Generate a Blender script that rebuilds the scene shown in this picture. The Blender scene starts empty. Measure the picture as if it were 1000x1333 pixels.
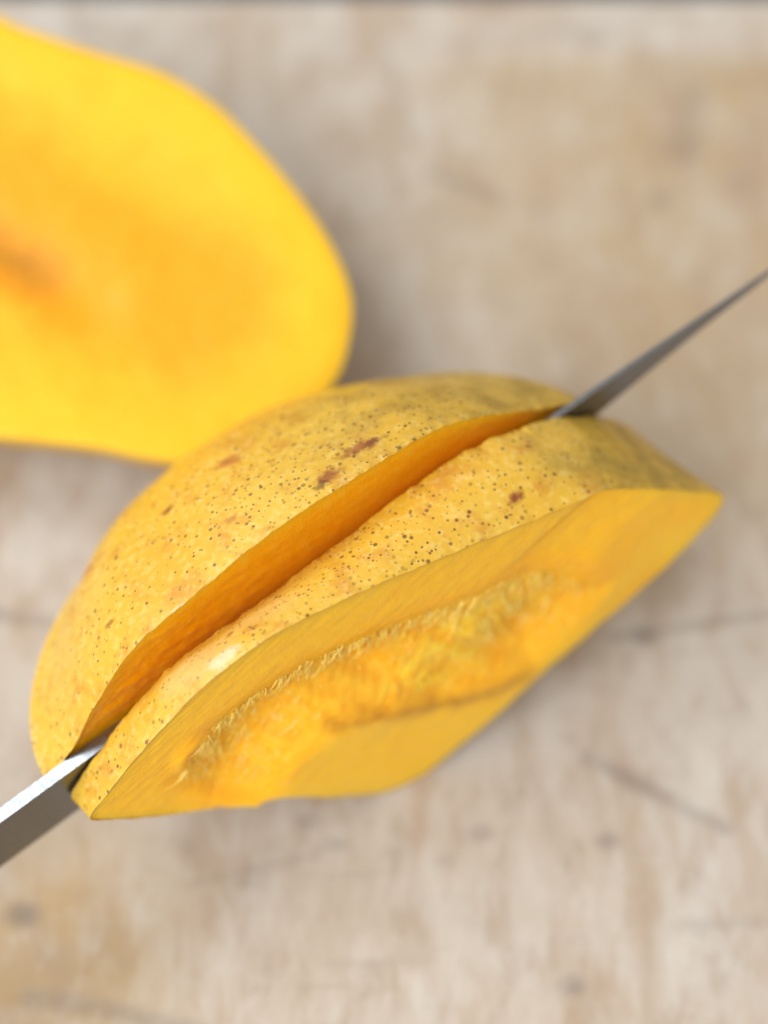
import bpy, bmesh, math, random
import numpy as np
from mathutils import Vector, noise as mnoise

# ------------------------------------------------------------------ camera, world, lamps, exposure
S = bpy.context.scene
col = S.collection
MM = 0.001
TH = math.radians(26.0)          # camera tilt away from straight down
DIST, ZT, ZOFF = 260.0, 65.0, 4.0  # mm
FPX = 2080.0
CAM = np.array([0, -DIST*math.sin(TH), ZT + DIST*math.cos(TH) - ZOFF])
RX = np.array([1., 0, 0]); UP = np.array([0, math.cos(TH), math.sin(TH)]); FW = np.array([0, math.sin(TH), -math.cos(TH)])

cd = bpy.data.cameras.new('camera'); co = bpy.data.objects.new('camera', cd); col.objects.link(co)
co.location = Vector(CAM*MM); co.rotation_euler = (TH, 0, 0)
cd.sensor_fit = 'VERTICAL'; cd.sensor_height = 17.3; cd.lens = FPX/1333*17.3
cd.clip_start = 0.01; cd.clip_end = 20
cd.dof.use_dof = True; cd.dof.focus_distance = 0.2600; cd.dof.aperture_fstop = cd.lens/15.0
S.camera = co

W = bpy.data.worlds.new('World'); S.world = W; W.use_nodes = True
bg = W.node_tree.nodes['Background']; bg.inputs[0].default_value = (1.0, 0.95, 0.88, 1); bg.inputs[1].default_value = 0.70

def area(name, loc, target, size, power, colour, size_y=None):
    l = bpy.data.lights.new(name, 'AREA'); l.energy = power; l.color = colour
    l.shape = 'RECTANGLE'; l.size = size; l.size_y = size_y or size
    o = bpy.data.objects.new(name, l); col.objects.link(o); o.location = loc
    o.rotation_euler = (Vector(target)-Vector(loc)).to_track_quat('-Z', 'Y').to_euler()
    return o
area('window_light', (-0.62, -0.56, 0.82), (0, 0, 0.02), 1.0, 15.0, (0.90, 0.95, 1.0), 0.8)
area('added_back_light', (-0.84, 0.50, 1.12), (0, 0, 0.02), 0.62, 11.0, (0.84, 0.93, 1.0), 0.6)  # unseen lamp, added so the knife spine and upper skin catch highlights

S.view_settings.view_transform = 'Standard'; S.view_settings.look = 'None'
S.view_settings.exposure = 0.0; S.view_settings.gamma = 1.0
try: S.view_settings.use_curve_mapping = False
except Exception: pass
S.render.engine = 'CYCLES'

# ------------------------------------------------------------------ measuring helpers (mm)
def ray(p): return RX*(p[0]-500)/FPX + UP*(666.5-p[1])/FPX + FW
def atz(p, z):
    r = ray(p); return CAM + r*((z-CAM[2])/r[2])
def onplane(p, P, n):
    r = ray(p); return CAM + r*(np.dot(P-CAM, n)/np.dot(r, n))
def frame(az, lean):
    d = np.array([math.cos(az), math.sin(az), 0]); h = np.array([d[1], -d[0], 0])
    up = np.array([0, 0, 1.])*math.cos(lean) - h*math.sin(lean)
    return d, up, np.cross(d, up)
def catmull(pts, n, closed=False):
    P = np.array(pts, float)
    if closed: P = np.vstack([P[-1], P, P[0], P[1]])
    else: P = np.vstack([2*P[0]-P[1], P, 2*P[-1]-P[-2]])
    out = []
    for i in range(1, len(P)-2):
        t = np.linspace(0, 1, 40, endpoint=False)[:, None]
        a, b, c, d = P[i-1], P[i], P[i+1], P[i+2]
        out.append(0.5*((2*b)+(-a+c)*t+(2*a-5*b+4*c-d)*t**2+(-a+3*b-3*c+d)*t**3))
    out = np.vstack(out + [P[-2][None]])
    L = np.r_[0, np.cumsum(np.linalg.norm(np.diff(out, axis=0), axis=1))]
    s = np.linspace(0, L[-1], n)
    return np.stack([np.interp(s, L, out[:, k]) for k in range(out.shape[1])], 1)
def sdpoly(q, poly):
    """signed distance, positive inside; q (N,2)"""
    P = np.array(poly, float); Q = np.roll(P, -1, axis=0)
    d = np.full(len(q), 1e9); ins = np.zeros(len(q), bool)
    for a, b in zip(P, Q):
        e = b-a; w = q-a
        t = np.clip((w@e)/(e@e), 0, 1)
        d = np.minimum(d, np.linalg.norm(w-t[:, None]*e, axis=1))
        c = ((a[1] > q[:, 1]) != (b[1] > q[:, 1]))
        xi = a[0]+(q[:, 1]-a[1])*(e[0])/(e[1] if abs(e[1]) > 1e-9 else 1e-9)
        ins ^= c & (q[:, 0] < xi)
    return np.where(ins, d, -d)
def sdline(q, pts):
    P = np.array(pts, float); d = np.full(len(q), 1e9)
    for a, b in zip(P[:-1], P[1:]):
        e = b-a; w = q-a; t = np.clip((w@e)/(e@e), 0, 1)
        d = np.minimum(d, np.linalg.norm(w-t[:, None]*e, axis=1))
    return d
def sstep(a, b, x):
    t = np.clip((x-a)/(b-a), 0, 1); return t*t*(3-2*t)
def nz(P, sc, oct_=2, seed=0.0):
    return np.array([mnoise.fractal(Vector((p[0]*sc+seed, p[1]*sc, (p[2] if len(p) > 2 else 0)*sc)), 1.0, 2.0, oct_) for p in P])

# ------------------------------------------------------------------ mesh + tag helpers
def mesh_obj(name, verts, faces, mat, parent=None, smooth=True, attrs=None):
    me = bpy.data.meshes.new(name)
    me.from_pydata([tuple(v) for v in (np.asarray(verts)*MM)], [], [tuple(f) for f in faces])
    if smooth: me.polygons.foreach_set('use_smooth', [True]*len(me.polygons))
    for k, a in (attrs or {}).items():
        at = me.attributes.new(k, 'FLOAT', 'POINT'); at.data.foreach_set('value', np.asarray(a, np.float32))
    me.materials.append(mat); me.update()
    o = bpy.data.objects.new(name, me); col.objects.link(o)
    if parent:
        o.parent = parent
    return o
def fix_normals(o):
    bm = bmesh.new(); bm.from_mesh(o.data); bmesh.ops.recalc_face_normals(bm, faces=bm.faces[:]); bm.to_mesh(o.data); bm.free()
def empty(name, loc, label, cat, group=None):
    o = bpy.data.objects.new(name, None); col.objects.link(o); o.empty_display_size = 0.01
    o.location = Vector(np.asarray(loc)*MM); o['label'] = label; o['category'] = cat
    if group: o['group'] = group
    return o
def adopt(child, root):
    child.parent = root; child.matrix_parent_inverse = root.matrix_basis.inverted()
def quads(rings, n, closed=True):
    f = []
    for i in range(rings-1):
        for j in range(n if closed else n-1):
            k = (j+1) % n
            f.append((i*n+j, i*n+k, (i+1)*n+k, (i+1)*n+j))
    return f

# ------------------------------------------------------------------ material helpers
class NT:
    def __init__(s, name):
        s.m = bpy.data.materials.new(name); s.m.use_nodes = True; s.t = s.m.node_tree
        s.b = s.t.nodes['Principled BSDF']; s.out = s.t.nodes['Material Output']
    def n(s, typ, **kw):
        x = s.t.nodes.new(typ)
        for k, v in kw.items():
            if k.startswith('i_'):
                key = k[2:]; key = int(key) if key.isdigit() else key.replace('_', ' ')
                if hasattr(v, 'is_linked') or hasattr(v, 'links'): s.t.links.new(v, x.inputs[key])
                else: x.inputs[key].default_value = v
            else: setattr(x, k, v)
        return x
    def l(s, a, b): s.t.links.new(a, b)
    def math(s, op, a, b=None, c=None, clamp=False):
        x = s.t.nodes.new('ShaderNodeMath'); x.operation = op; x.use_clamp = clamp
        for i, v in enumerate((a, b, c)):
            if v is None: continue
            if isinstance(v, (int, float)): x.inputs[i].default_value = v
            else: s.l(v, x.inputs[i])
        return x.outputs[0]
    def remap(s, v, a, b, c=0.0, d=1.0, smooth=True):
        x = s.t.nodes.new('ShaderNodeMapRange'); x.interpolation_type = 'SMOOTHSTEP' if smooth else 'LINEAR'
        s.l(v, x.inputs[0])
        for i, q in enumerate((a, b, c, d)): x.inputs[i+1].default_value = q
        return x.outputs[0]
    def mix(s, f, a, b, mode='MIX'):
        x = s.t.nodes.new('ShaderNodeMix'); x.data_type = 'RGBA'; x.blend_type = mode
        for sock, v in ((x.inputs[0], f), (x.inputs[6], a), (x.inputs[7], b)):
            if isinstance(v, (int, float)): sock.default_value = v
            elif isinstance(v, tuple): sock.default_value = (*v, 1)[:4]
            else: s.l(v, sock)
        return x.outputs[2]
    def coord(s, scale=(1, 1, 1), rot=(0, 0, 0), loc=(0, 0, 0)):
        tc = s.n('ShaderNodeTexCoord'); mp = s.n('ShaderNodeMapping')
        s.l(tc.outputs['Object'], mp.inputs[0]); mp.inputs['Scale'].default_value = scale
        mp.inputs['Rotation'].default_value = rot; mp.inputs['Location'].default_value = loc
        return mp.outputs[0]
    def noise(s, vec, scale, detail=3, rough=0.5, dist=0.0):
        x = s.n('ShaderNodeTexNoise'); s.l(vec, x.inputs['Vector'])
        x.inputs['Scale'].default_value = scale; x.inputs['Detail'].default_value = detail
        x.inputs['Roughness'].default_value = rough; x.inputs['Distortion'].default_value = dist
        return x.outputs['Fac']
    def attr(s, name):
        x = s.n('ShaderNodeAttribute'); x.attribute_name = name; return x.outputs['Fac']
    def bump(s, h, strength, dist_mm, prev=None):
        x = s.n('ShaderNodeBump'); s.l(h, x.inputs['Height']); x.inputs['Strength'].default_value = strength
        x.inputs['Distance'].default_value = dist_mm*MM
        if prev: s.l(prev, x.inputs['Normal'])
        return x.outputs[0]

def mat_flesh(name, yellow, orange, brown, sss=0.5, rough=(0.28, 0.5), bump=1.0, coat=0.18):
    """core = towards the stone (more orange), groove = brown (painted shade on the slab, smear on the cheek), pale = fibrous"""
    t = NT(name); v = t.coord()
    n1 = t.noise(v, 90, 3); n2 = t.noise(v, 420, 4, 0.6); n3 = t.noise(v, 1500, 2)
    c = t.math('ADD', t.attr('core'), t.math('MULTIPLY', t.math('SUBTRACT', n1, 0.5), 0.7), clamp=True)
    k = t.mix(c, yellow, orange)
    k = t.mix(t.remap(n2, 0.55, 0.8, 0, 0.35), k, (0.88, 0.54, 0.04))
    k = t.mix(t.math('MULTIPLY', t.attr('pale'), t.remap(n2, 0.3, 0.65, 0.1, 0.8)), k, (0.92, 0.64, 0.05))
    k = t.mix(t.math('MULTIPLY', t.attr('groove'), t.remap(n2, 0.25, 0.7, 1.0, 0.55)), k, brown)
    t.l(k, t.b.inputs['Base Color'])
    t.l(t.remap(n2, 0.3, 0.7, rough[0], rough[1]), t.b.inputs['Roughness'])
    t.b.inputs['Subsurface Weight'].default_value = sss
    t.b.inputs['Subsurface Radius'].default_value = (1.0, 0.85, 0.4)
    t.b.inputs['Subsurface Scale'].default_value = 0.004
    t.b.inputs['Specular IOR Level'].default_value = 0.28
    t.b.inputs['Coat Weight'].default_value = coat; t.b.inputs['Coat Roughness'].default_value = 0.14
    b = t.bump(n2, 0.5*bump, 0.35); b = t.bump(n3, 0.5*bump, 0.12, b)
    t.l(b, t.b.inputs['Normal'])
    return t.m

def mat_skin(name, spots=(), green=None):
    t = NT(name); v = t.coord()
    tc = t.n('ShaderNodeTexCoord'); obj = tc.outputs['Object']
    big = t.noise(v, 35, 3); mid = t.noise(v, 180, 4, 0.6); fine = t.noise(v, 700, 3, 0.6)
    k = t.mix(t.remap(big, 0.35, 0.65), (0.60, 0.325, 0.015), (0.63, 0.375, 0.036))
    k = t.mix(t.remap(mid, 0.48, 0.70, 0, 0.75), k, (0.52, 0.215, 0.011))
    k = t.mix(t.remap(fine, 0.45, 0.75, 0, 0.5), k, (0.72, 0.53, 0.16))
    k = t.mix(t.math('MULTIPLY', t.attr('green'), t.remap(mid, 0.35, 0.65, 0.25, 1.0)), k, (0.28, 0.19, 0.02))
    # lenticels: two sizes of corky dots
    dens = t.math('ADD', t.remap(big, 0.36, 0.62, 0.05, 0.36), t.math('MULTIPLY', t.attr('dots'), 0.62))
    mask = None
    wob = t.n('ShaderNodeVectorMath', operation='SCALE'); t.l(t.n('ShaderNodeTexNoise', i_Vector=v, i_Scale=2500.0).outputs['Color'], wob.inputs[0]); wob.inputs['Scale'].default_value = 0.00014
    for sc, r0, r1, off in ((700, 0.18, 0.33, 0.0), (1000, 0.17, 0.31, 3.1), (480, 0.12, 0.24, 7.7)):
        vo = t.n('ShaderNodeTexVoronoi'); vo.inputs['Scale'].default_value = sc; vo.inputs['Randomness'].default_value = 1.0
        mp = t.coord(loc=(off*0.01, off*0.02, off*0.013))
        pass
        ad = t.n('ShaderNodeVectorMath', operation='ADD'); t.l(mp, ad.inputs[0]); t.l(wob.outputs[0], ad.inputs[1])
        t.l(ad.outputs[0], vo.inputs['Vector'])
        sep = t.n('ShaderNodeSeparateColor'); t.l(vo.outputs['Color'], sep.inputs[0])
        rad = t.math('MULTIPLY_ADD', sep.outputs[1], r1-r0, r0)
        on = t.math('LESS_THAN', sep.outputs[0], dens)
        d = t.math('DIVIDE', vo.outputs['Distance'], rad)
        mk = t.math('MULTIPLY', t.remap(d, 0.6, 1.15, 1, 0), on)
        mk = t.math('MULTIPLY', mk, t.math('MULTIPLY_ADD', sep.outputs[2], 0.68, 0.22))
        mask = mk if mask is None else t.math('MAXIMUM', mask, mk)
    k = t.mix(mask, k, (0.10, 0.04, 0.012))
    # scars, bruises and pale painted highlights, each with its own shape
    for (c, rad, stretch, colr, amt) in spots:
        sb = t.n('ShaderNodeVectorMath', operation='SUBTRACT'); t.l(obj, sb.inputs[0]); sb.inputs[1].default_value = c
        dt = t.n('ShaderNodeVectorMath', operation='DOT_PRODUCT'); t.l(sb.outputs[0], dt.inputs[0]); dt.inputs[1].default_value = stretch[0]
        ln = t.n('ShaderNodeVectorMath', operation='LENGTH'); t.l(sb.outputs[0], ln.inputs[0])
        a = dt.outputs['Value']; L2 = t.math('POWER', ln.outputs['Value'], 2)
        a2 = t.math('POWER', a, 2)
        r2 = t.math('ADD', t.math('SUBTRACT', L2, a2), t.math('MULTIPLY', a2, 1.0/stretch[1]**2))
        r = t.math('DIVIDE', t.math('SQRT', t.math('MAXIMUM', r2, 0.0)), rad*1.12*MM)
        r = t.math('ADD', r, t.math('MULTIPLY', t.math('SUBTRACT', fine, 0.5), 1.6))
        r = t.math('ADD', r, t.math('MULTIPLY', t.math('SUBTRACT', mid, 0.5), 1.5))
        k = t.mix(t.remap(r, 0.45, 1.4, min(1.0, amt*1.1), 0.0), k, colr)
    t.l(k, t.b.inputs['Base Color'])
    t.l(t.remap(mid, 0.3, 0.7, 0.32, 0.5), t.b.inputs['Roughness'])
    t.b.inputs['Subsurface Weight'].default_value = 0.15
    t.b.inputs['Subsurface Radius'].default_value = (1.0, 0.8, 0.35); t.b.inputs['Subsurface Scale'].default_value = 0.0015
    t.b.inputs['Specular IOR Level'].default_value = 0.5
    b = t.bump(mid, 0.35, 0.5); b = t.bump(fine, 0.45, 0.18, b); b = t.bump(mask, 0.5, 0.08, b)
    t.l(b, t.b.inputs['Normal'])
    return t.m

YEL, ORA, BRO = (0.97, 0.54, 0.022), (0.95, 0.385, 0.002), (0.42, 0.17, 0.010)

# ------------------------------------------------------------------ table and cutting board
def mat_table():
    t = NT('dark_table'); v = t.coord()
    n = t.noise(v, 60, 4)
    t.l(t.mix(n, (0.03, 0.035, 0.045), (0.06, 0.065, 0.075)), t.b.inputs['Base Color']); t.b.inputs['Roughness'].default_value = 0.55
    return t.m
tb = mesh_obj('table_surface', [(-900, -700, -22), (900, -700, -22), (900, 900, -22), (-900, 900, -22)], [(0, 1, 2, 3)], mat_table())
tb['kind'] = 'structure'; tb['label'] = 'dark table surface beyond the edge of the cutting board'

def mat_board():
    t = NT('worn_wood'); v = t.coord()
    # long grain runs up the picture, crossed by faint saw and knife lines
    g = t.noise(t.coord(scale=(1, 0.42, 1), rot=(0, 0, 0.12)), 210, 5, 0.65, 0.6)
    g2 = t.noise(t.coord(scale=(1, 0.3, 1), rot=(0, 0, -0.5)), 70, 4, 0.55, 0.6)
    x = t.noise(t.coord(scale=(0.08, 1, 1), rot=(0, 0, 0.03)), 300, 4, 0.6)
    blot = t.noise(v, 22, 3, 0.55); bl2 = t.noise(t.coord(loc=(1.3, 0.4, 0)), 60, 4, 0.6)
    k = t.mix(t.remap(blot, 0.35, 0.65), (0.435, 0.355, 0.28), (0.485, 0.43, 0.375))
    mot = t.noise(t.coord(scale=(1, 0.45, 1), rot=(0, 0, -0.6), loc=(0.2, 0, 0)), 150, 4, 0.6, 0.3)
    k = t.mix(t.remap(mot, 0.5, 0.70, 0, 0.42), k, (0.56, 0.51, 0.445))
    k = t.mix(t.remap(mot, 0.5, 0.33, 0, 0.42), k, (0.31, 0.215, 0.14))
    k = t.mix(t.math('MULTIPLY', t.attr('warm'), t.remap(bl2, .3, .6, .6, 1.15)), k, (0.376, 0.256, 0.132))
    k = t.mix(t.remap(g2, 0.46, 0.72, 0, 0.75), k, (0.352, 0.248, 0.164))
    k = t.mix(t.remap(g, 0.45, 0.75, 0, 0.35), k, (0.528, 0.480, 0.424))
    k = t.mix(t.remap(x, 0.58, 0.8, 0, 0.4), k, (0.264, 0.204, 0.152))
    k = t.mix(t.remap(bl2, 0.55, 0.75, 0, 0.36), k, (0.272, 0.208, 0.160))
    k = t.mix(t.math('MULTIPLY', t.attr('stain'), t.remap(bl2, .3, .6, .45, .75)), k, (0.136, 0.108, 0.092))
    t.l(k, t.b.inputs['Base Color']); t.l(t.remap(g, 0.3, 0.7, 0.55, 0.75), t.b.inputs['Roughness'])
    t.b.inputs['Specular IOR Level'].default_value = 0.3
    b = t.bump(g, 0.4, 0.3); b = t.bump(x, 0.3, 0.2, b); t.l(b, t.b.inputs['Normal'])
    return t.m
def build_board():
    ytop = atz((500, -8), 0)[1]
    x0, x1, y0, th = -210., 210., -170., 20.
    nx, ny = 340, 300
    xs = np.linspace(x0, x1, nx); ys = np.linspace(y0, ytop, ny)
    X, Y = np.meshgrid(xs, ys); q = np.stack([X.ravel(), Y.ravel()], 1)
    g = lambda p: atz(p, 0)[:2]
    st = np.zeros(len(q)); dz = np.zeros(len(q))
    for pts, w, a in (([(765, 985), (850, 1030), (945, 1078)], 1.5, .5), ([(800, 828), (900, 815), (1010, 797)], 1.0, .5), ([(-20, 798), (40, 806), (110, 815)], 1.4, .55),
                      ([(40, 1298), (130, 1312), (260, 1345)], 1.8, .5), ([(560, 225), (660, 262)], 1.6, .4), ([(905, 120), (893, 200)], 3.4, .4),
                      ([(500, 60), (540, 190)], 1.2, .35), ([(430, 1255), (560, 1248)], .9, .18), ([(880, 1205), (1010, 1200)], 1.2, .25),
                      ([(690, 1000), (760, 1180)], .6, .2), ([(250, 1150), (420, 1110)], .8, .22), ([(560, 60), (900, 20)], 1.4, .3)):
        d = sdline(q, [g(p) for p in pts]); m = 1-sstep(w*.3, w*1.5, d)
        st = np.maximum(st, m*a); dz -= m*0.25*a
    for p, r, a in (((840, 826), 3.2, .85), ((792, 1095), 2.4, .7), ((625, 1085), 2.6, .55), ((745, 1283), 2.6, .75), ((30, 1190), 3.4, .8), ((400, 1068), 2.4, .5), ((440, 1098), 2.2, .45),
                    ((320, 1150), 2., .35), ((860, 260), 3.2, .4), ((965, 235), 3., .4), ((770, 45), 5, .3), ((705, 270), 2.6, .3), ((905, 360), 2.6, .25), ((580, 1120), 2, .3), ((740, 960), 1.6, .35)):
        d = np.linalg.norm((q-g(p))*np.array([.7, 1]), axis=1); m = 1-sstep(r*.2, r*1.1, d)
        st = np.maximum(st, m*a); dz -= m*.2*a
    tr = np.array(g((930, 230))); warm = 1-sstep(10, 85, np.linalg.norm((q-tr)*np.array([.8, .55]), axis=1))
    tr2 = np.array(g((30, 1260))); warm = np.maximum(warm*.75, 1.0*(1-sstep(5, 45, np.linalg.norm(q-tr2, axis=1))))  # lower-left patch: the corner's shade painted in as a warm brown
    warm *= (1-sstep(ytop-26, ytop-12, q[:, 1]))
    # rounded far edge: drop the last rows over a 3 mm radius
    e = np.clip((q[:, 1]-(ytop-3))/3, 0, 1); dz -= 3*(1-np.sqrt(np.maximum(1-e*e, 0)))
    V = np.c_[q, dz]; F = quads(ny, nx, closed=False)
    # sides and underside
    rim = [j for j in range(nx)] + [i*nx+nx-1 for i in range(1, ny)] + [(ny-1)*nx+j for j in range(nx-2, -1, -1)] + [i*nx for i in range(ny-2, 0, -1)]
    base = len(V); low = V[rim].copy(); low[:, 2] = -th-1.99
    V = np.vstack([V, low]); n = len(rim)
    for j in range(n): F.append((rim[j], base+j, base+(j+1) % n, rim[(j+1) % n]))
    F.append(tuple(range(base, base+n)))
    pad = np.zeros(n)
    o = mesh_obj('cutting_board', V, F, mat_board(), attrs={'stain': np.r_[st, pad], 'warm': np.r_[warm, pad]})
    fix_normals(o)
    o['label'] = 'worn pale wooden cutting board under the mango, scratched and stained'; o['category'] = 'cutting board'
    return o
build_board()

# ------------------------------------------------------------------ planes of the standing mango
A = atz((110, 1062), 39-ZOFF); B = atz((945, 642), 39-ZOFF)
AZ = math.atan2(B[1]-A[1], B[0]-A[0])
d0, u0, n0 = frame(AZ, math.radians(11))            # uncovered face towards the camera
dk, uk, nk = frame(AZ+math.radians(6.5), math.radians(9))   # the knife's plane
Pk = A - n0*7
df, uf, nf = frame(AZ+math.radians(6.5), math.radians(8))  # face of the part falling away
Pf = Pk - uk*(Pk[2]/uk[2]) - nk*3.6

N = 480; H = N//2
def uv0(P): return np.stack([(P-A)@d0, (P-A)@u0], -1)
def px0(p, off=0.0): return uv0(onplane(p, A+n0*off, n0))
LIP = [px0(p, 4) for p in [(338, 1045), (372, 985), (415, 945), (470, 920), (560, 900), (640, 876), (700, 848), (770, 795), (850, 720), (905, 690), (960, 720), (900, 900), (700, 1060), (500, 1140), (330, 1120)]]
HOL = [px0(p) for p in [(215, 1020), (262, 950), (320, 905), (400, 855), (500, 812), (600, 775), (690, 735), (760, 730), (800, 752), (740, 815), (680, 850), (560, 890), (440, 918), (380, 965), (335, 1015), (270, 1040)]]
GRO = [px0(p) for p in [(425, 922), (480, 905), (560, 893), (625, 878), (670, 858)]]
CRE = [px0(p) for p in [(784, 636), (740, 672), (700, 708), (650, 740), (560, 785), (460, 822), (380, 858), (310, 905), (255, 960), (220, 1010)]]
SEED = px0((600, 828))
dirv = np.array([0.96, 0.10]); dirv /= np.linalg.norm(dirv)
def face_relief(q):
    lip = 4.6*sstep(-13.0, 6.0, sdpoly(q, LIP)+2.2*np.sin(q[:, 0]*.33+.06*q[:, 1])*np.sin(q[:, 1]*.21+1.)+.7*np.sin(q[:, 0]*.9+q[:, 1]*.8))*(1-sstep(75, 115, q[:, 0]))
    h = sdpoly(q, HOL)
    hol = -3.4*sstep(-1.0, 10.0, h)
    w = q-SEED; a = w@dirv; b = w@np.array([-dirv[1], dirv[0]])
    seed = 3.0*np.exp(-(a/17)**2-(b/6.5)**2)
    cs = crease_side(q); facet = (-1.3*(1-sstep(-0.35, 0.35, cs)) + .10*np.clip(-cs, 0, 14))*sstep(75, 92, q[:, 0])
    bump0 = px0((262, 985)); r = np.linalg.norm((q-bump0)*np.array([1, .8]), axis=1)
    ring = 0.8*np.exp(-((r-3.6)/1.3)**2)
    return lip+hol+seed+facet+ring
def crease_side(q):
    a, b = CRE[0], CRE[2]; e = (b-a)/np.linalg.norm(b-a); nn = np.array([-e[1], e[0]])
    s = (q-a)@nn
    return s if ((px0((700, 640))-a)@nn) > 0 else -s
def outline0():
    top = [(112, 1066), (133, 1040), (156, 1011), (180, 982), (208, 950), (260, 897), (333, 840), (395, 805), (456, 776), (510, 752), (565, 729), (620, 706), (674, 685), (730, 662), (785, 638), (830, 635), (890, 637), (940, 641)]
    bot = [(946, 645), (930, 672), (890, 715), (835, 766), (770, 822), (700, 882), (650, 928), (600, 970), (555, 1006), (515, 1028), (470, 1036), (420, 1038), (382, 1036), (355, 1032), (330, 1038), (290, 1047), (240, 1058), (190, 1064), (150, 1067), (118, 1068)]
    # the lower lip of flesh stands proud of the cut plane
    offs = [0, 0, .15, .6, 2.2, 4.0, 4.5, 4.6, 4.6, 4.6, 4.6, 4.4, 3.6, 2.2, 1.0, .2, 0, 0, 0, 0]
    def bp(lst, off, n):
        P = catmull(np.c_[np.array(lst, float), np.array(off)*8.0], n)
        return np.array([onplane(p[:2], A+n0*(p[2]/8.0), n0) for p in P])
    return np.vstack([bp(top, [0]*len(top), H), bp(bot, offs, H)])
O0 = outline0(); O0[:, 2] = np.maximum(O0[:, 2], 0.15)
def closed_profile(px_top, P, d, u, n, bottom_uz):
    """top edge measured on the plane, underside given as (along, height)"""
    T = np.array([onplane(p, P, n) for p in catmull(px_top, H)])
    org = P
    b = []
    for (uu, zz) in bottom_uz:
        X = A + d0*uu; X = X - n*np.dot(X-P, n); X = X + u*((zz-X[2])/u[2]); X = X - n*np.dot(X-P, n); b.append(X)
    b = np.array(b); b = np.vstack([T[-1], b, T[0]])
    Bt = catmull(b, H+2)[1:-1]
    return np.vstack([T, Bt])
O1 = closed_profile([(90, 1040), (104, 1012), (125, 985), (150, 948), (180, 914), (210, 880), (240, 853), (275, 830), (310, 804), (355, 772), (400, 738), (450, 700), (500, 662), (550, 625), (600, 592), (650, 567), (700, 551), (745, 541), (785, 542), (822, 556), (838, 570)],
                    Pk, dk, uk, nk, [(118, 22), (106, 10), (86, 2.5), (62, 0.3), (38, 3), (20, 11), (7, 20), (0, 26)])
OF = closed_profile([(52, 1014), (66, 1011), (94, 972), (130, 904), (172, 844), (208, 810), (260, 768), (312, 724), (365, 684), (417, 649), (469, 617), (521, 584), (565, 560), (619, 543), (674, 534), (728, 527), (755, 524), (775, 531)],
                    Pf, df, uf, nf, [(117, 24), (106, 11), (86, 4), (62, 2), (38, 4), (22, 12), (10, 19), (2, 25)])
def jag(P, nrm, amp, seed):
    """a hand-cut rim: the edge wanders a little"""
    a = nz(P, 0.25, 3, seed)*amp + nz(P, 1.1, 2, seed+9)*amp*0.35
    return P + nrm*a[:, None]
def soften(P, it):
    Q = P.copy()
    for _ in range(it): Q = Q*.5+(np.roll(Q, 1, 0)+np.roll(Q, -1, 0))*.25
    return Q
O0 = soften(O0, 4); O1 = soften(O1, 16); OF = soften(OF, 14)
S0, S1, SF = O0.copy(), O1.copy(), OF.copy()      # smooth outlines, before the hand-cut rim
O1 = jag(O1, uk, 0.7, 3.0); OF = jag(OF, uf, 0.55, 5.0)
O0 = jag(O0, u0, 0.35, 8.0)
O1[:, 2] = np.maximum(O1[:, 2], 0.2); OF[:, 2] = np.maximum(OF[:, 2], 0.2)

def inset(P, nrm, amt):
    t = np.roll(P, -2, axis=0)-np.roll(P, 2, axis=0); t /= np.linalg.norm(t, axis=1)[:, None]+1e-9
    o = np.cross(t, nrm); c = P.mean(0)
    o = np.where((((P-c)*o).sum(1) > 0)[:, None], o, -o)
    for _ in range(4): o = (np.roll(o, 1, 0)+o+np.roll(o, -1, 0))/3
    return P - o*amt
def cap_grid(P, rings, spine=None):
    """rings from the rim P to a central spine; rings+1 loops"""
    c = P.mean(0); T, Bm = P[:H], P[H:][::-1]
    mid = (T+Bm)/2; m = np.vstack([mid, mid[::-1]])
    L = []
    for i in range(rings+1):
        f = (i/rings); L.append(P*(1-f)+m*f)
    return L

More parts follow.
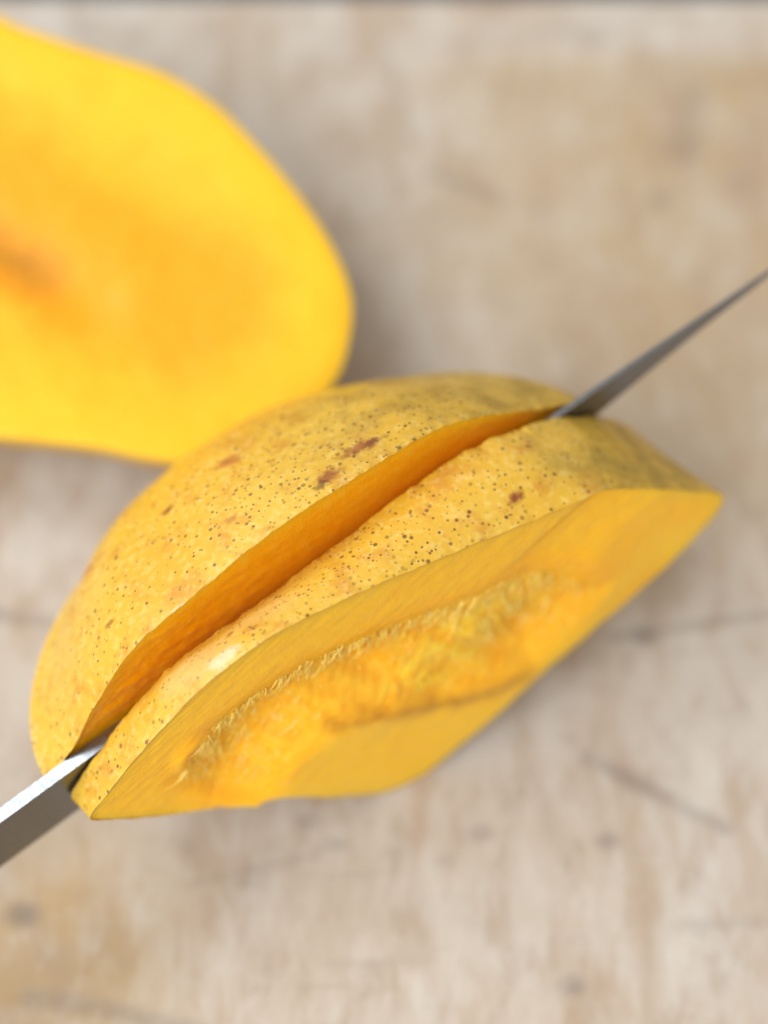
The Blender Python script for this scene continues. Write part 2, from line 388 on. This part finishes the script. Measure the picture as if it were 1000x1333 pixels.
# ------------------------------------------------------------------ near piece of the mango
ROOT_N = empty('mango_slice', [*(A+d0*55)[:2], 0], 'mango slab nearest the camera, fibrous cut face showing, brown-speckled skin along its top', 'mango')
def part(o, root): adopt(o, root); return o
def shrink(P, c, amt):
    w = P-c; L = np.linalg.norm(w, axis=1)[:, None]; return c + w*np.maximum(1-amt/np.maximum(L, 1e-6), .02)
def near_piece():
    RS = 26
    loops = []
    c0, c1 = O0.mean(0), O1.mean(0)
    kink = np.exp(-((uv0(S0)[:, 0]-99)/13)**2)*(np.arange(N) < H*.97)
    tt = np.r_[np.linspace(0, 1, H), np.zeros(H)]; BW = 1.6*np.sqrt(np.maximum(np.sin(np.pi*np.clip(tt*1.12-.06, 0, 1)), 0))
    SS = [S0+(soften(S0, 5*i*i)-S0)*kink[:, None] for i in range(11)]
    for i in range(RS+1):
        s = i/RS; P = (SS[min(i, 10)]*(1-s)+S1*s) + (O0-S0)*math.exp(-i/2.0) + (O1-S1)*math.exp(-(RS-i)/2.0); c = c0*(1-s)+c1*s
        w = P-c; w -= n0*(w@n0)[:, None]; w /= np.linalg.norm(w, axis=1)[:, None]+1e-9
        P = P + w*(BW*4*s*(1-s))[:, None]; P[:, 2] = np.maximum(P[:, 2], 0.15)
        loops.append(P)
    I0, I1 = inset(O0, n0, .10)+n0*.12, inset(O1, nk, .10)-nk*.12
    V = np.vstack([I0]+loops+[I1])
    q = uv0(V)
    green = sstep(88, 112, q[:, 0]+6*nz(V, 0.05, 2, 1.0))*0.8
    dots = np.exp(-((q[:, 0]-58)/34)**2)
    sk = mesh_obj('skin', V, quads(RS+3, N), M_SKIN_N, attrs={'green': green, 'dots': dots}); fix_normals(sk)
    part(sk, ROOT_N)
    # flesh: relief face, back face, walls under the skin
    R = 70
    L0 = cap_grid(I0, R); front = np.vstack(L0)
    qf = uv0(front)
    base = ((front-A)@n0); rimrel = np.tile(base[:N], R+1)
    rel = face_relief(qf)
    f = np.repeat(np.linspace(0, 1, R+1), N)
    blend = sstep(0, .06, f)
    rel = rimrel*(1-blend)+rel*blend
    front = front - n0*base[:, None] + n0*rel[:, None]
    h = sdpoly(qf, HOL)
    inh = sstep(-1, 4, h)
    # torn strands left by the stone: ridges running down and to the left
    str_dir = np.array([[0.75, 0.66], [-0.66, 0.75]])
    qs = qf@str_dir.T
    ridg = nz(np.c_[qs[:, 0]*0.35, qs[:, 1]*1.5, qf[:, 0]*0], 0.9, 3, 2.0)
    front = front + n0*(inh*ridg*0.45)[:, None] + n0*((1-inh)*0.12*nz(np.c_[qf, qf[:, 0]*0], 0.35, 3, 4.0)*blend)[:, None]
    qk = qf@np.array([[0.85, 0.53], [-0.53, 0.85]]).T
    sweep = nz(np.c_[qk[:, 0]*.12, qk[:, 1]*1.6, qf[:, 0]*0], 0.8, 3, 12.)
    front = front + n0*((1-inh)*0.10*sweep*blend)[:, None]
    core = np.clip(0.25+0.06*sweep+0.65*sstep(-5, 4, h)-0.55*sstep(0, 8, sdpoly(qf, LIP)), 0, 1)
    core = np.maximum(core, 1.0*(1-sstep(0.5, 2.0, np.abs(crease_side(qf))))*sstep(80, 90, qf[:, 0])*sstep(-1, 2, 110-qf[:, 0]))
    rimd = 1-sstep(0.0, 0.035, f); core = np.maximum(core, 0.9*rimd)
    core = np.maximum(core, .75*sstep(95, 112, qf[:, 0])*(1-sstep(20, 30, qf[:, 1]+39)))
    gr = np.exp(-(sdline(qf, GRO)/(2.1+1.2*nz(np.c_[qf, qf[:, 0]*0], .18, 2, 7.)))**2)*0.8  # brown shade between fibres and lip, painted into the flesh colour
    w = qf-SEED; a = w@dirv; b = w@np.array([-dirv[1], dirv[0]])
    pale = np.clip(inh*0.45+np.exp(-(a/15)**2-(b/5.5)**2)*.8, 0, 1)*(1-gr)
    tb_ = sstep(.0, .02, f)
    wall = [front[:N]] + [shrink(loops[i], c0*(1-i/RS)+c1*i/RS, 1.1) for i in range(2, RS-1, 4)] + [I1]
    L1 = cap_grid(I1, 14); back = np.vstack(wall+L1)
    nf_, nb_ = len(front), len(back); nw = len(wall)*N
    V = np.vstack([front, back]); F = quads(R+1, N)
    F += [tuple(x+nf_ for x in q4[::-1]) for q4 in quads(len(wall), N)]
    F += [tuple(x+nf_+nw for x in q4[::-1]) for q4 in quads(15, N)]
    z = np.zeros(nb_)
    fl = mesh_obj('flesh', V, F, M_FLESH, attrs={'core': np.r_[core, z+.8], 'groove': np.r_[gr, z], 'pale': np.r_[pale, z]}); fix_normals(fl)
    part(fl, ROOT_N)
    # loose fibres
    rnd = random.Random(11)
    poly = np.array(HOL); lo, hi = poly.min(0), poly.max(0)
    P, FF, tone = [], [], []
    crest = np.array(CRE[2:])
    cnt = 0; tries = 0
    flat = front.reshape(R+1, N, 3); fq = qf.reshape(-1, 2)
    cand = rnd.sample(range(len(qf)), 33000)
    for ci in cand:
        if h[ci] < 2.6: continue
        q = qf[ci]
        dc = sdline(q[None], crest)[0]
        dens = 0.75*math.exp(-(dc/9.0)**2) + 0.35*math.exp(-((q-SEED)@dirv/15)**2-(((q-SEED)@np.array([-dirv[1], dirv[0]]))/6)**2)+.16
        clump = mnoise.noise(Vector((q[0]*.5, q[1]*.5, 3)))
        if rnd.random() > dens*(0.55+1.1*clump): continue
        L = rnd.uniform(1.0, 3.4)*(1.4 if rnd.random() < .15 else .9); r = rnd.uniform(.08, .24)
        sd_ = math.exp(-(((q-SEED)@dirv)/17)**2-(((q-SEED)@np.array([-dirv[1], dirv[0]]))/7)**2)
        if rnd.random() < .5*sd_: L *= 1.5; r *= 1.6
        ang = rnd.gauss(-2.15, .33) + .8*clump + .7*sd_
        dv = d0*math.cos(ang)+u0*math.sin(ang)
        lift = rnd.uniform(.05, .42)
        p = front[ci]-n0*.1; pts = []
        bend = rnd.gauss(0, .35)
        for s in range(6):
            t_ = s/5
            pts.append(p + dv*L*t_ + n0*(lift*L*t_*(1-.55*t_)) + np.cross(n0, dv)*bend*L*t_*t_)
        cnt += 1
        b0 = len(P)
        for s, c in enumerate(pts):
            rr = r*(1-.75*s/5)
            for kk in range(4):
                an = kk*math.pi/2
                P.append(c + n0*rr*math.cos(an) + np.cross(n0, dv)*rr*math.sin(an))
        tn = rnd.random()
        tone += [tn]*24
        for s in range(5):
            for kk in range(4):
                k2 = (kk+1) % 4
                FF.append((b0+s*4+kk, b0+s*4+k2, b0+s*4+4+k2, b0+s*4+4+kk))
        if cnt >= 6500: break
    print('fibres', cnt)
    fb = mesh_obj('fibres', np.array(P), FF, M_FIBRE, attrs={'tone': tone}); fb['kind'] = 'stuff'
    fb.parent = fl
def mat_fibre():
    t = NT('mango_fibre')
    k = t.mix(t.attr('tone'), (0.98, 0.58, 0.015), (1.0, 0.80, 0.22))
    t.l(k, t.b.inputs['Base Color']); t.b.inputs['Roughness'].default_value = 0.22
    return t.m
M_FIBRE = mat_fibre()
M_FLESH = mat_flesh('mango_flesh', YEL, ORA, BRO)

# ------------------------------------------------------------------ far piece: domed cheek falling away
ROOT_F = empty('mango_cheek', [*(Pf+df*55-nf*15)[:2], 0], 'domed mango cheek behind the knife, speckled yellow skin with brown scars', 'mango')
CF = OF.mean(0)*0.5 + (OF[:H].mean(0)+OF[H:].mean(0))*0.25
CF = CF - df*6.3 + uf*3.4
TF = 39.1
FAR_SHIFT = -uf*6.8
def dome_pts(P, c, n, T, rings, p=2.2, q=1.87, shift=(0, 0, 0), rim=None):
    L = []
    sh = np.array(shift, float)
    for i in range(rings+1):
        extra = 0 if rim is None else (rim-P)*math.exp(-i/2.5)
        ph = (i/rings)*math.pi/2
        g = max(math.cos(ph), 0)**(2/p); h = math.sin(ph)**(2/q)
        L.append(c + (P-c)*g - n*T*h + sh*h + extra)
    return L
def far_piece():
    R = 90
    L = dome_pts(SF, CF, nf, TF, R, shift=FAR_SHIFT, rim=OF)
    V = np.vstack(L); V = V + (V-CF)/np.linalg.norm(V-CF, axis=1)[:, None]*(nz(V, 0.045, 2, 6.0)*0.8*np.repeat(np.sin(np.linspace(0, math.pi/2, R+1)), N))[:, None]
    V[:, 2] = np.maximum(V[:, 2], 0.15)
    I = inset(OF, nf, .10)+nf*.12; V = np.vstack([I, V])
    q = uv0(V)
    green = sstep(40, 105, q[:, 0]+.35*((Pf-V)@nf)+14*nz(V, 0.06, 2, 1.0))*0.7
    dots = np.exp(-((q[:, 0]-62)/34)**2)*0.9
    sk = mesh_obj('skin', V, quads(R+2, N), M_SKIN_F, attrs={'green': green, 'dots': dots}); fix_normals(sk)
    part(sk, ROOT_F)
    RC = 60
    cap = np.vstack(cap_grid(I, RC)); f = np.repeat(np.linspace(0, 1, RC+1), N)
    qq = np.stack([(cap-Pf)@df, (cap-Pf)@uf, cap[:, 0]*0], 1)
    rough = nz(qq, 0.5, 3, 3.0)*0.18*sstep(0.02, .2, f) + 0.16*nz(qq*np.array([1, 1, 1])*np.array([.25, 1, 1]), 0.5, 2, 1.0)*sstep(0, .1, f)
    low = sstep(60, 5, qq[:, 0]); cap = cap + nf*(rough*(0.25+0.9*low) - 0.9*sstep(0, .35, f))[:, None]
    ins = np.vstack([I]+[shrink(L[i], CF-nf*TF*.3, 1.3) for i in range(3, R+1, 3)]); ins[:, 2] = np.maximum(ins[:, 2], 1.0)
    nc = len(cap)
    V = np.vstack([cap, ins]); F = quads(RC+1, N) + [tuple(x+nc for x in q4[::-1]) for q4 in quads(len(ins)//N, N)]
    core = np.clip(.85+.5*sstep(.0, .4, f), 0, 1)
    z = np.zeros(len(ins))
    fl = mesh_obj('flesh', V, F, M_FLESH, attrs={'core': np.r_[core, z+.5], 'groove': np.r_[f*0, z], 'pale': np.r_[f*0+.1, z]}); fix_normals(fl)
    part(fl, ROOT_F)
    return V

# marks and painted highlights on the skins, as places on the surface (metres, relative to each root)
def on_dome(px):
    """first hit of the view ray with the smooth dome"""
    L = np.vstack(dome_pts(OF, CF, nf, TF, 90, shift=FAR_SHIFT))
    r = ray(px); r = r/np.linalg.norm(r); w = L-CAM; t = w@r; dd = np.linalg.norm(w-t[:, None]*r, axis=1)
    ok = dd < 0.9
    if not ok.any(): ok = dd < dd.min()+.3
    i = np.where(ok)[0][np.argmin(t[ok])]
    return CAM + r*t[i]
def on_strip(px):
    s = np.linspace(0, 1, 30)[:, None, None]; L = (O0[None]*(1-s)+O1[None]*s).reshape(-1, 3)
    r = ray(px); r = r/np.linalg.norm(r); w = L-CAM; t = w@r; dd = np.linalg.norm(w-t[:, None]*r, axis=1)
    ok = dd < 0.9
    if not ok.any(): ok = dd < dd.min()+.3
    i = np.where(ok)[0][np.argmin(t[ok])]
    return CAM + r*t[i]
DK, OB, RB = (0.09, 0.016, 0.003), (0.40, 0.13, 0.018), (0.22, 0.045, 0.005)
spF = []
for px, rad, ang, stv, colr, amt in (((487, 571), 1.0, .25, 2.4, DK, .85), ((468, 580), 1.3, .3, 2.6, RB, .7), ((432, 614), 1.3, .5, 2.4, RB, .75), ((420, 628), .8, .5, 2.0, DK, .6), ((299, 596), 1.6, .5, 1.4, OB, .95),
                                     ((217, 661), .8, .6, 1.8, RB, .8), ((205, 680), .6, .3, 1.3, RB, .7), ((302, 673), .8, .8, 2.2, OB, .6), ((143, 805), .5, 1.2, 5.0, RB, .55), ((115, 735), 1.2, 1.0, 3.5, OB, .7), ((458, 590), .45, 0, 1.5, DK, .8), ((443, 602), .45, .4, 1.6, DK, .8), ((408, 632), .4, .4, 1.3, DK, .7), ((238, 792), .55, -.1, 5.0, (0.80, 0.72, 0.62), .8)):  # the pale last spot is a glint painted on the cut rim
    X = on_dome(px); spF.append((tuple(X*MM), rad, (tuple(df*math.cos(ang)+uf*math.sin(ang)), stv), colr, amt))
spN = []
for px, rad, ang, stv, colr, amt in (((290, 855), 1.1, .15, 4.2, (0.82, 0.72, 0.60), .45), ((250, 872), 3.2, .2, 3.6, (0.70, 0.47, 0.2), .42), ((345, 800), 2.6, .2, 3.0, (0.70, 0.45, 0.17), .3), ((670, 649), .9, -.5, 1.6, RB, .9), ((300, 826), .55, 0, 1.2, DK, .45), ((550, 672), .7, 0, 1, DK, .7), ((740, 600), 2.2, .3, 2, (0.26, 0.17, 0.02), .35), ((800, 600), 3.5, .3, 1.6, (0.24, 0.16, 0.02), .35)):  # the pale spots paint highlight and sheen into the left strip
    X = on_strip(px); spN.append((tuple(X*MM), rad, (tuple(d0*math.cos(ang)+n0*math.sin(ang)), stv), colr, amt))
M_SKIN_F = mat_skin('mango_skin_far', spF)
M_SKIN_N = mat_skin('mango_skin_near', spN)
near_piece()
VF = far_piece()

# ------------------------------------------------------------------ knife
def mat_steel():
    t = NT('blade_steel'); 
    g = t.noise(t.coord(scale=(1, 1, 0.04)), 900, 3, 0.6)
    t.b.inputs['Base Color'].default_value = (0.22, 0.225, 0.235, 1); t.b.inputs['Metallic'].default_value = 1.0
    t.l(t.remap(g, .3, .7, .26, .40), t.b.inputs['Roughness'])
    t.l(t.bump(g, .25, .03), t.b.inputs['Normal'])
    return t.m
def mat_handle():
    t = NT('black_handle'); n = t.noise(t.coord(), 300, 3)
    t.l(t.mix(n, (0.012, 0.012, 0.013), (0.03, 0.028, 0.026)), t.b.inputs['Base Color']); t.b.inputs['Roughness'].default_value = .42
    return t.m
def knife():
    def ab(p):
        X = onplane(p, Pk, nk); return X
    s0, s1 = ab((0, 1075)), ab((1000, 345))
    ax = (s1-s0)/np.linalg.norm(s1-s0); dn = np.cross(nk, ax); dn = dn if dn[2] < 0 else -dn
    co_ = lambda p: ((ab(p)-s0)@ax, (ab(p)-s0)@dn)
    tip, drop = co_((1030, 339))
    lower = [co_(p) for p in [(0, 1143), (100, 1068)]]; lowr = [co_(p) for p in [(800, 528), (900, 445), (950, 405), (1000, 366)]]
    print('knife', tip, lower, lowr)
    heel = -55.0
    hh = np.mean([l[1] for l in lower])
    # cutting edge: straight from heel, curving up to the tip
    xs = np.array([heel, -20, 20, 60, 90, lowr[0][0], lowr[1][0], lowr[2][0], lowr[3][0], tip]); 
    ys = np.array([hh*1.02, hh, hh, hh*.98, hh*.93, max(lowr[0][1], hh*.55), lowr[1][1], lowr[2][1], lowr[3][1], drop+0.25])
    n = 120; X = heel+(tip-heel)*(1-(1-np.linspace(0, 1, n))**1.3); Yl = np.interp(X, xs, ys)
    for _ in range(6): Yl[1:-1] = (Yl[:-2]+Yl[1:-1]+Yl[2:])/3
    spine_up = 0*X
    V = []; F = []
    cols = 9
    for i in range(n):
        th = 2.5*(1-0.72*sstep(20, tip, X[i]))
        bow = drop*np.clip((X[i]-95)/(tip-95), 0, 1)**1.6     # the spine drops towards the tip
        for s in (1, -1):
            for k in range(cols):
                f = k/(cols-1); w = th/2*(1-f)**0.9*.98+.02
                r_ = 0.02 if k == 0 else 0
                V.append(s0+ax*X[i]+dn*(bow + f*max(Yl[i]-bow, .2) + r_) - nk*(0.35+th/2) + nk*s*(w-(.08 if k == 0 else 0)))
        V.append(s0+ax*X[i]+dn*bow-nk*(0.35+th/2))
    st = cols*2+1
    for i in range(n-1):
        for s in range(2):
            for k in range(cols-1):
                a = i*st+s*cols+k; F.append((a, a+1, a+1+st, a+st))
        a = i*st
        F.append((a, a+st, a+st+cols*2, a+cols*2)); F.append((a+cols, a+cols*2, a+st+cols*2, a+st+cols))
        F.append((a+cols-1, a+2*cols-1, a+st+2*cols-1, a+st+cols-1))
    for i in (0, n-1):
        a = i*st; F.append(tuple([a+k for k in range(cols)]+[a+cols+k for k in range(cols-1, -1, -1)]+[a+2*cols]))
    base = s0+ax*(heel-60)
    root = empty('kitchen_knife', [base[0], base[1], 0], 'steel kitchen knife, spine up, pushed down between the two mango pieces', 'knife')
    bl = mesh_obj('blade', np.array(V), F, M_STEEL, smooth=False); fix_normals(bl); part(bl, root)
    # handle with bolster and rivets, behind the heel
    def loft(name, secs, mat):
        K = 20; P = []; FF = []
        for (x, y0_, y1_, w) in secs:
            for k in range(K):
                an = 2*math.pi*k/K; c_, s_ = math.cos(an), math.sin(an)
                cx = math.copysign(abs(c_)**.7, c_); cy = math.copysign(abs(s_)**.7, s_)
                P.append(s0+ax*x+dn*((y0_+y1_)/2+cy*(y1_-y0_)/2)-nk*1.5+nk*cx*w/2)
        FF = quads(len(secs), K); FF.append(tuple(range(K))); FF.append(tuple(range((len(secs)-1)*K, len(secs)*K)))
        o = mesh_obj(name, np.array(P), FF, mat); fix_normals(o); part(o, root); return o
    loft('bolster', [(heel+1, .3, hh*.98, 2.5), (heel-3, -.3, hh*.95, 9), (heel-9, -.5, hh*.85, 13), (heel-12, -.5, hh*.8, 13)], M_STEEL)
    hd = loft('handle', [(heel-12, -.4, hh*.79, 13.2), (heel-40, -1.5, hh*.86, 15), (heel-80, -1.5, hh*.80, 15), (heel-108, -1, hh*.95, 15.5), (heel-116, 0, hh*1.0, 14), (heel-119, 2, hh*.9, 9)], M_HAND)
    for x in (-28, -58, -90):
        K = 16; P = []
        for sgn in (8.1, -8.1):
            for k in range(K):
                an = 2*math.pi*k/K
                P.append(s0+ax*(heel+x+2.6*math.cos(an))+dn*(hh*.4+2.6*math.sin(an))-nk*1.5+nk*sgn*.97)
        FF = quads(2, K)+[tuple(range(K)), tuple(range(K, 2*K))]
        o = mesh_obj('rivet', np.array(P), FF, M_STEEL, smooth=False); fix_normals(o); o.parent = hd
M_STEEL = mat_steel(); M_HAND = mat_handle()
knife()

# ------------------------------------------------------------------ first cheek, lying cut side up
def lying_cheek():
    ct = atz((190, 340), 27.0)
    nrm = np.array([0.05, -0.16, 1.0]); nrm /= np.linalg.norm(nrm)
    e1 = np.array([1., 0, 0]); e1 -= nrm*(e1@nrm); e1 /= np.linalg.norm(e1); e2 = np.cross(nrm, e1)
    px = [(-40, 12), (30, 36), (120, 66), (210, 94), (280, 136), (340, 195), (395, 262), (435, 325), (456, 380), (457, 430), (440, 490), (395, 545), (330, 585), (262, 603), (200, 600), (120, 584), (0, 571), (-110, 558), (-200, 510), (-250, 420), (-262, 300), (-230, 160), (-150, 50)]
    P = catmull([onplane(p, ct, nrm) for p in px], N+1, closed=True)[:-1]
    c = P.mean(0)
    T = 25.0
    R = 60
    L = dome_pts(P, c, nrm, T, R, p=2.3, q=2.3)
    V = np.vstack(L); zmin = V[:, 2].min(); dz = 0.1-zmin
    print('cheek lowest', zmin)
    V[:, 2] = np.maximum(V[:, 2], 0.1)
    I = inset(P, nrm, .10)+nrm*.12; V = np.vstack([I, V])
    root = empty('mango_cheek', [c[0], c[1], 0], 'mango cheek lying cut side up in the upper left corner, bright yellow flesh', 'mango')
    sk = mesh_obj('skin', V, quads(R+2, N), mat_skin('mango_skin_cheek'), attrs={'green': np.zeros(len(V)), 'dots': np.zeros(len(V))}); fix_normals(sk)
    part(sk, root)
    RC = 80
    cap = np.vstack([I*(1-i/RC)+c*(i/RC) for i in range(RC+1)]); f = np.repeat(np.linspace(0, 1, RC+1), N)
    q = np.stack([(cap-c)@e1, (cap-c)@e2], 1); qq = np.c_[q, q[:, 0]*0]
    g = lambda p: (lambda X: np.array([(X-c)@e1, (X-c)@e2]))(onplane(p, ct, nrm))
    gl = [g(p) for p in [(-120, 230), (-40, 285), (20, 325), (70, 358), (110, 385)]]
    dg = sdline(q, gl)
    rel = 0.5*sstep(0, .05, f) - 2.2*sstep(.08, .6, f) - 1.8*np.exp(-(dg/7)**2) + nz(qq, .12, 2, 2.)*.18*sstep(0, .15, f)
    cap = cap + nrm*rel[:, None]
    dg2 = sdline(q, [g(p) for p in [(-120, 200), (0, 270), (130, 345), (260, 395)]])
    core = np.clip(np.exp(-(dg2/19)**2)*1.15 + .18*nz(qq, .1, 3, 5.) + .15*sstep(.15, .5, f), 0, 1)*sstep(.04, .3, f)
    gro = np.exp(-((sdline(q, [g(p) for p in [(-60, 285), (5, 322), (50, 350)]]))/6.0)**2)*.95
    pale = np.clip(.15*np.exp(-((sdline(q, [g(p) for p in [(-60, 270), (10, 300), (60, 330)]]))/4)**2), 0, 1)
    ins = np.vstack([I]+[shrink(L[i], c-nrm*T*.3, 1.3) for i in range(3, R+1, 3)]); ins[:, 2] = np.maximum(ins[:, 2], 1.)
    nc = len(cap); z = np.zeros(len(ins))
    V = np.vstack([cap, ins]); F = quads(RC+1, N)+[tuple(x+nc for x in k[::-1]) for k in quads(len(ins)//N, N)]
    fl = mesh_obj('flesh', V, F, mat_flesh('cheek_flesh', (0.84, 0.465, 0.014), (0.85, 0.33, 0.003), BRO, rough=(.42, .6), bump=.4, coat=0.0), attrs={'core': np.r_[core, z], 'groove': np.r_[gro, z], 'pale': np.r_[pale, z]}); fix_normals(fl)
    part(fl, root)
    # clearance to the standing piece
    hull = np.vstack(L)[::37]; far = VF[::41]
    dd = np.min(np.linalg.norm(hull[:, None]-far[None], axis=2)); print('clearance cheek/far', dd)
lying_cheek()
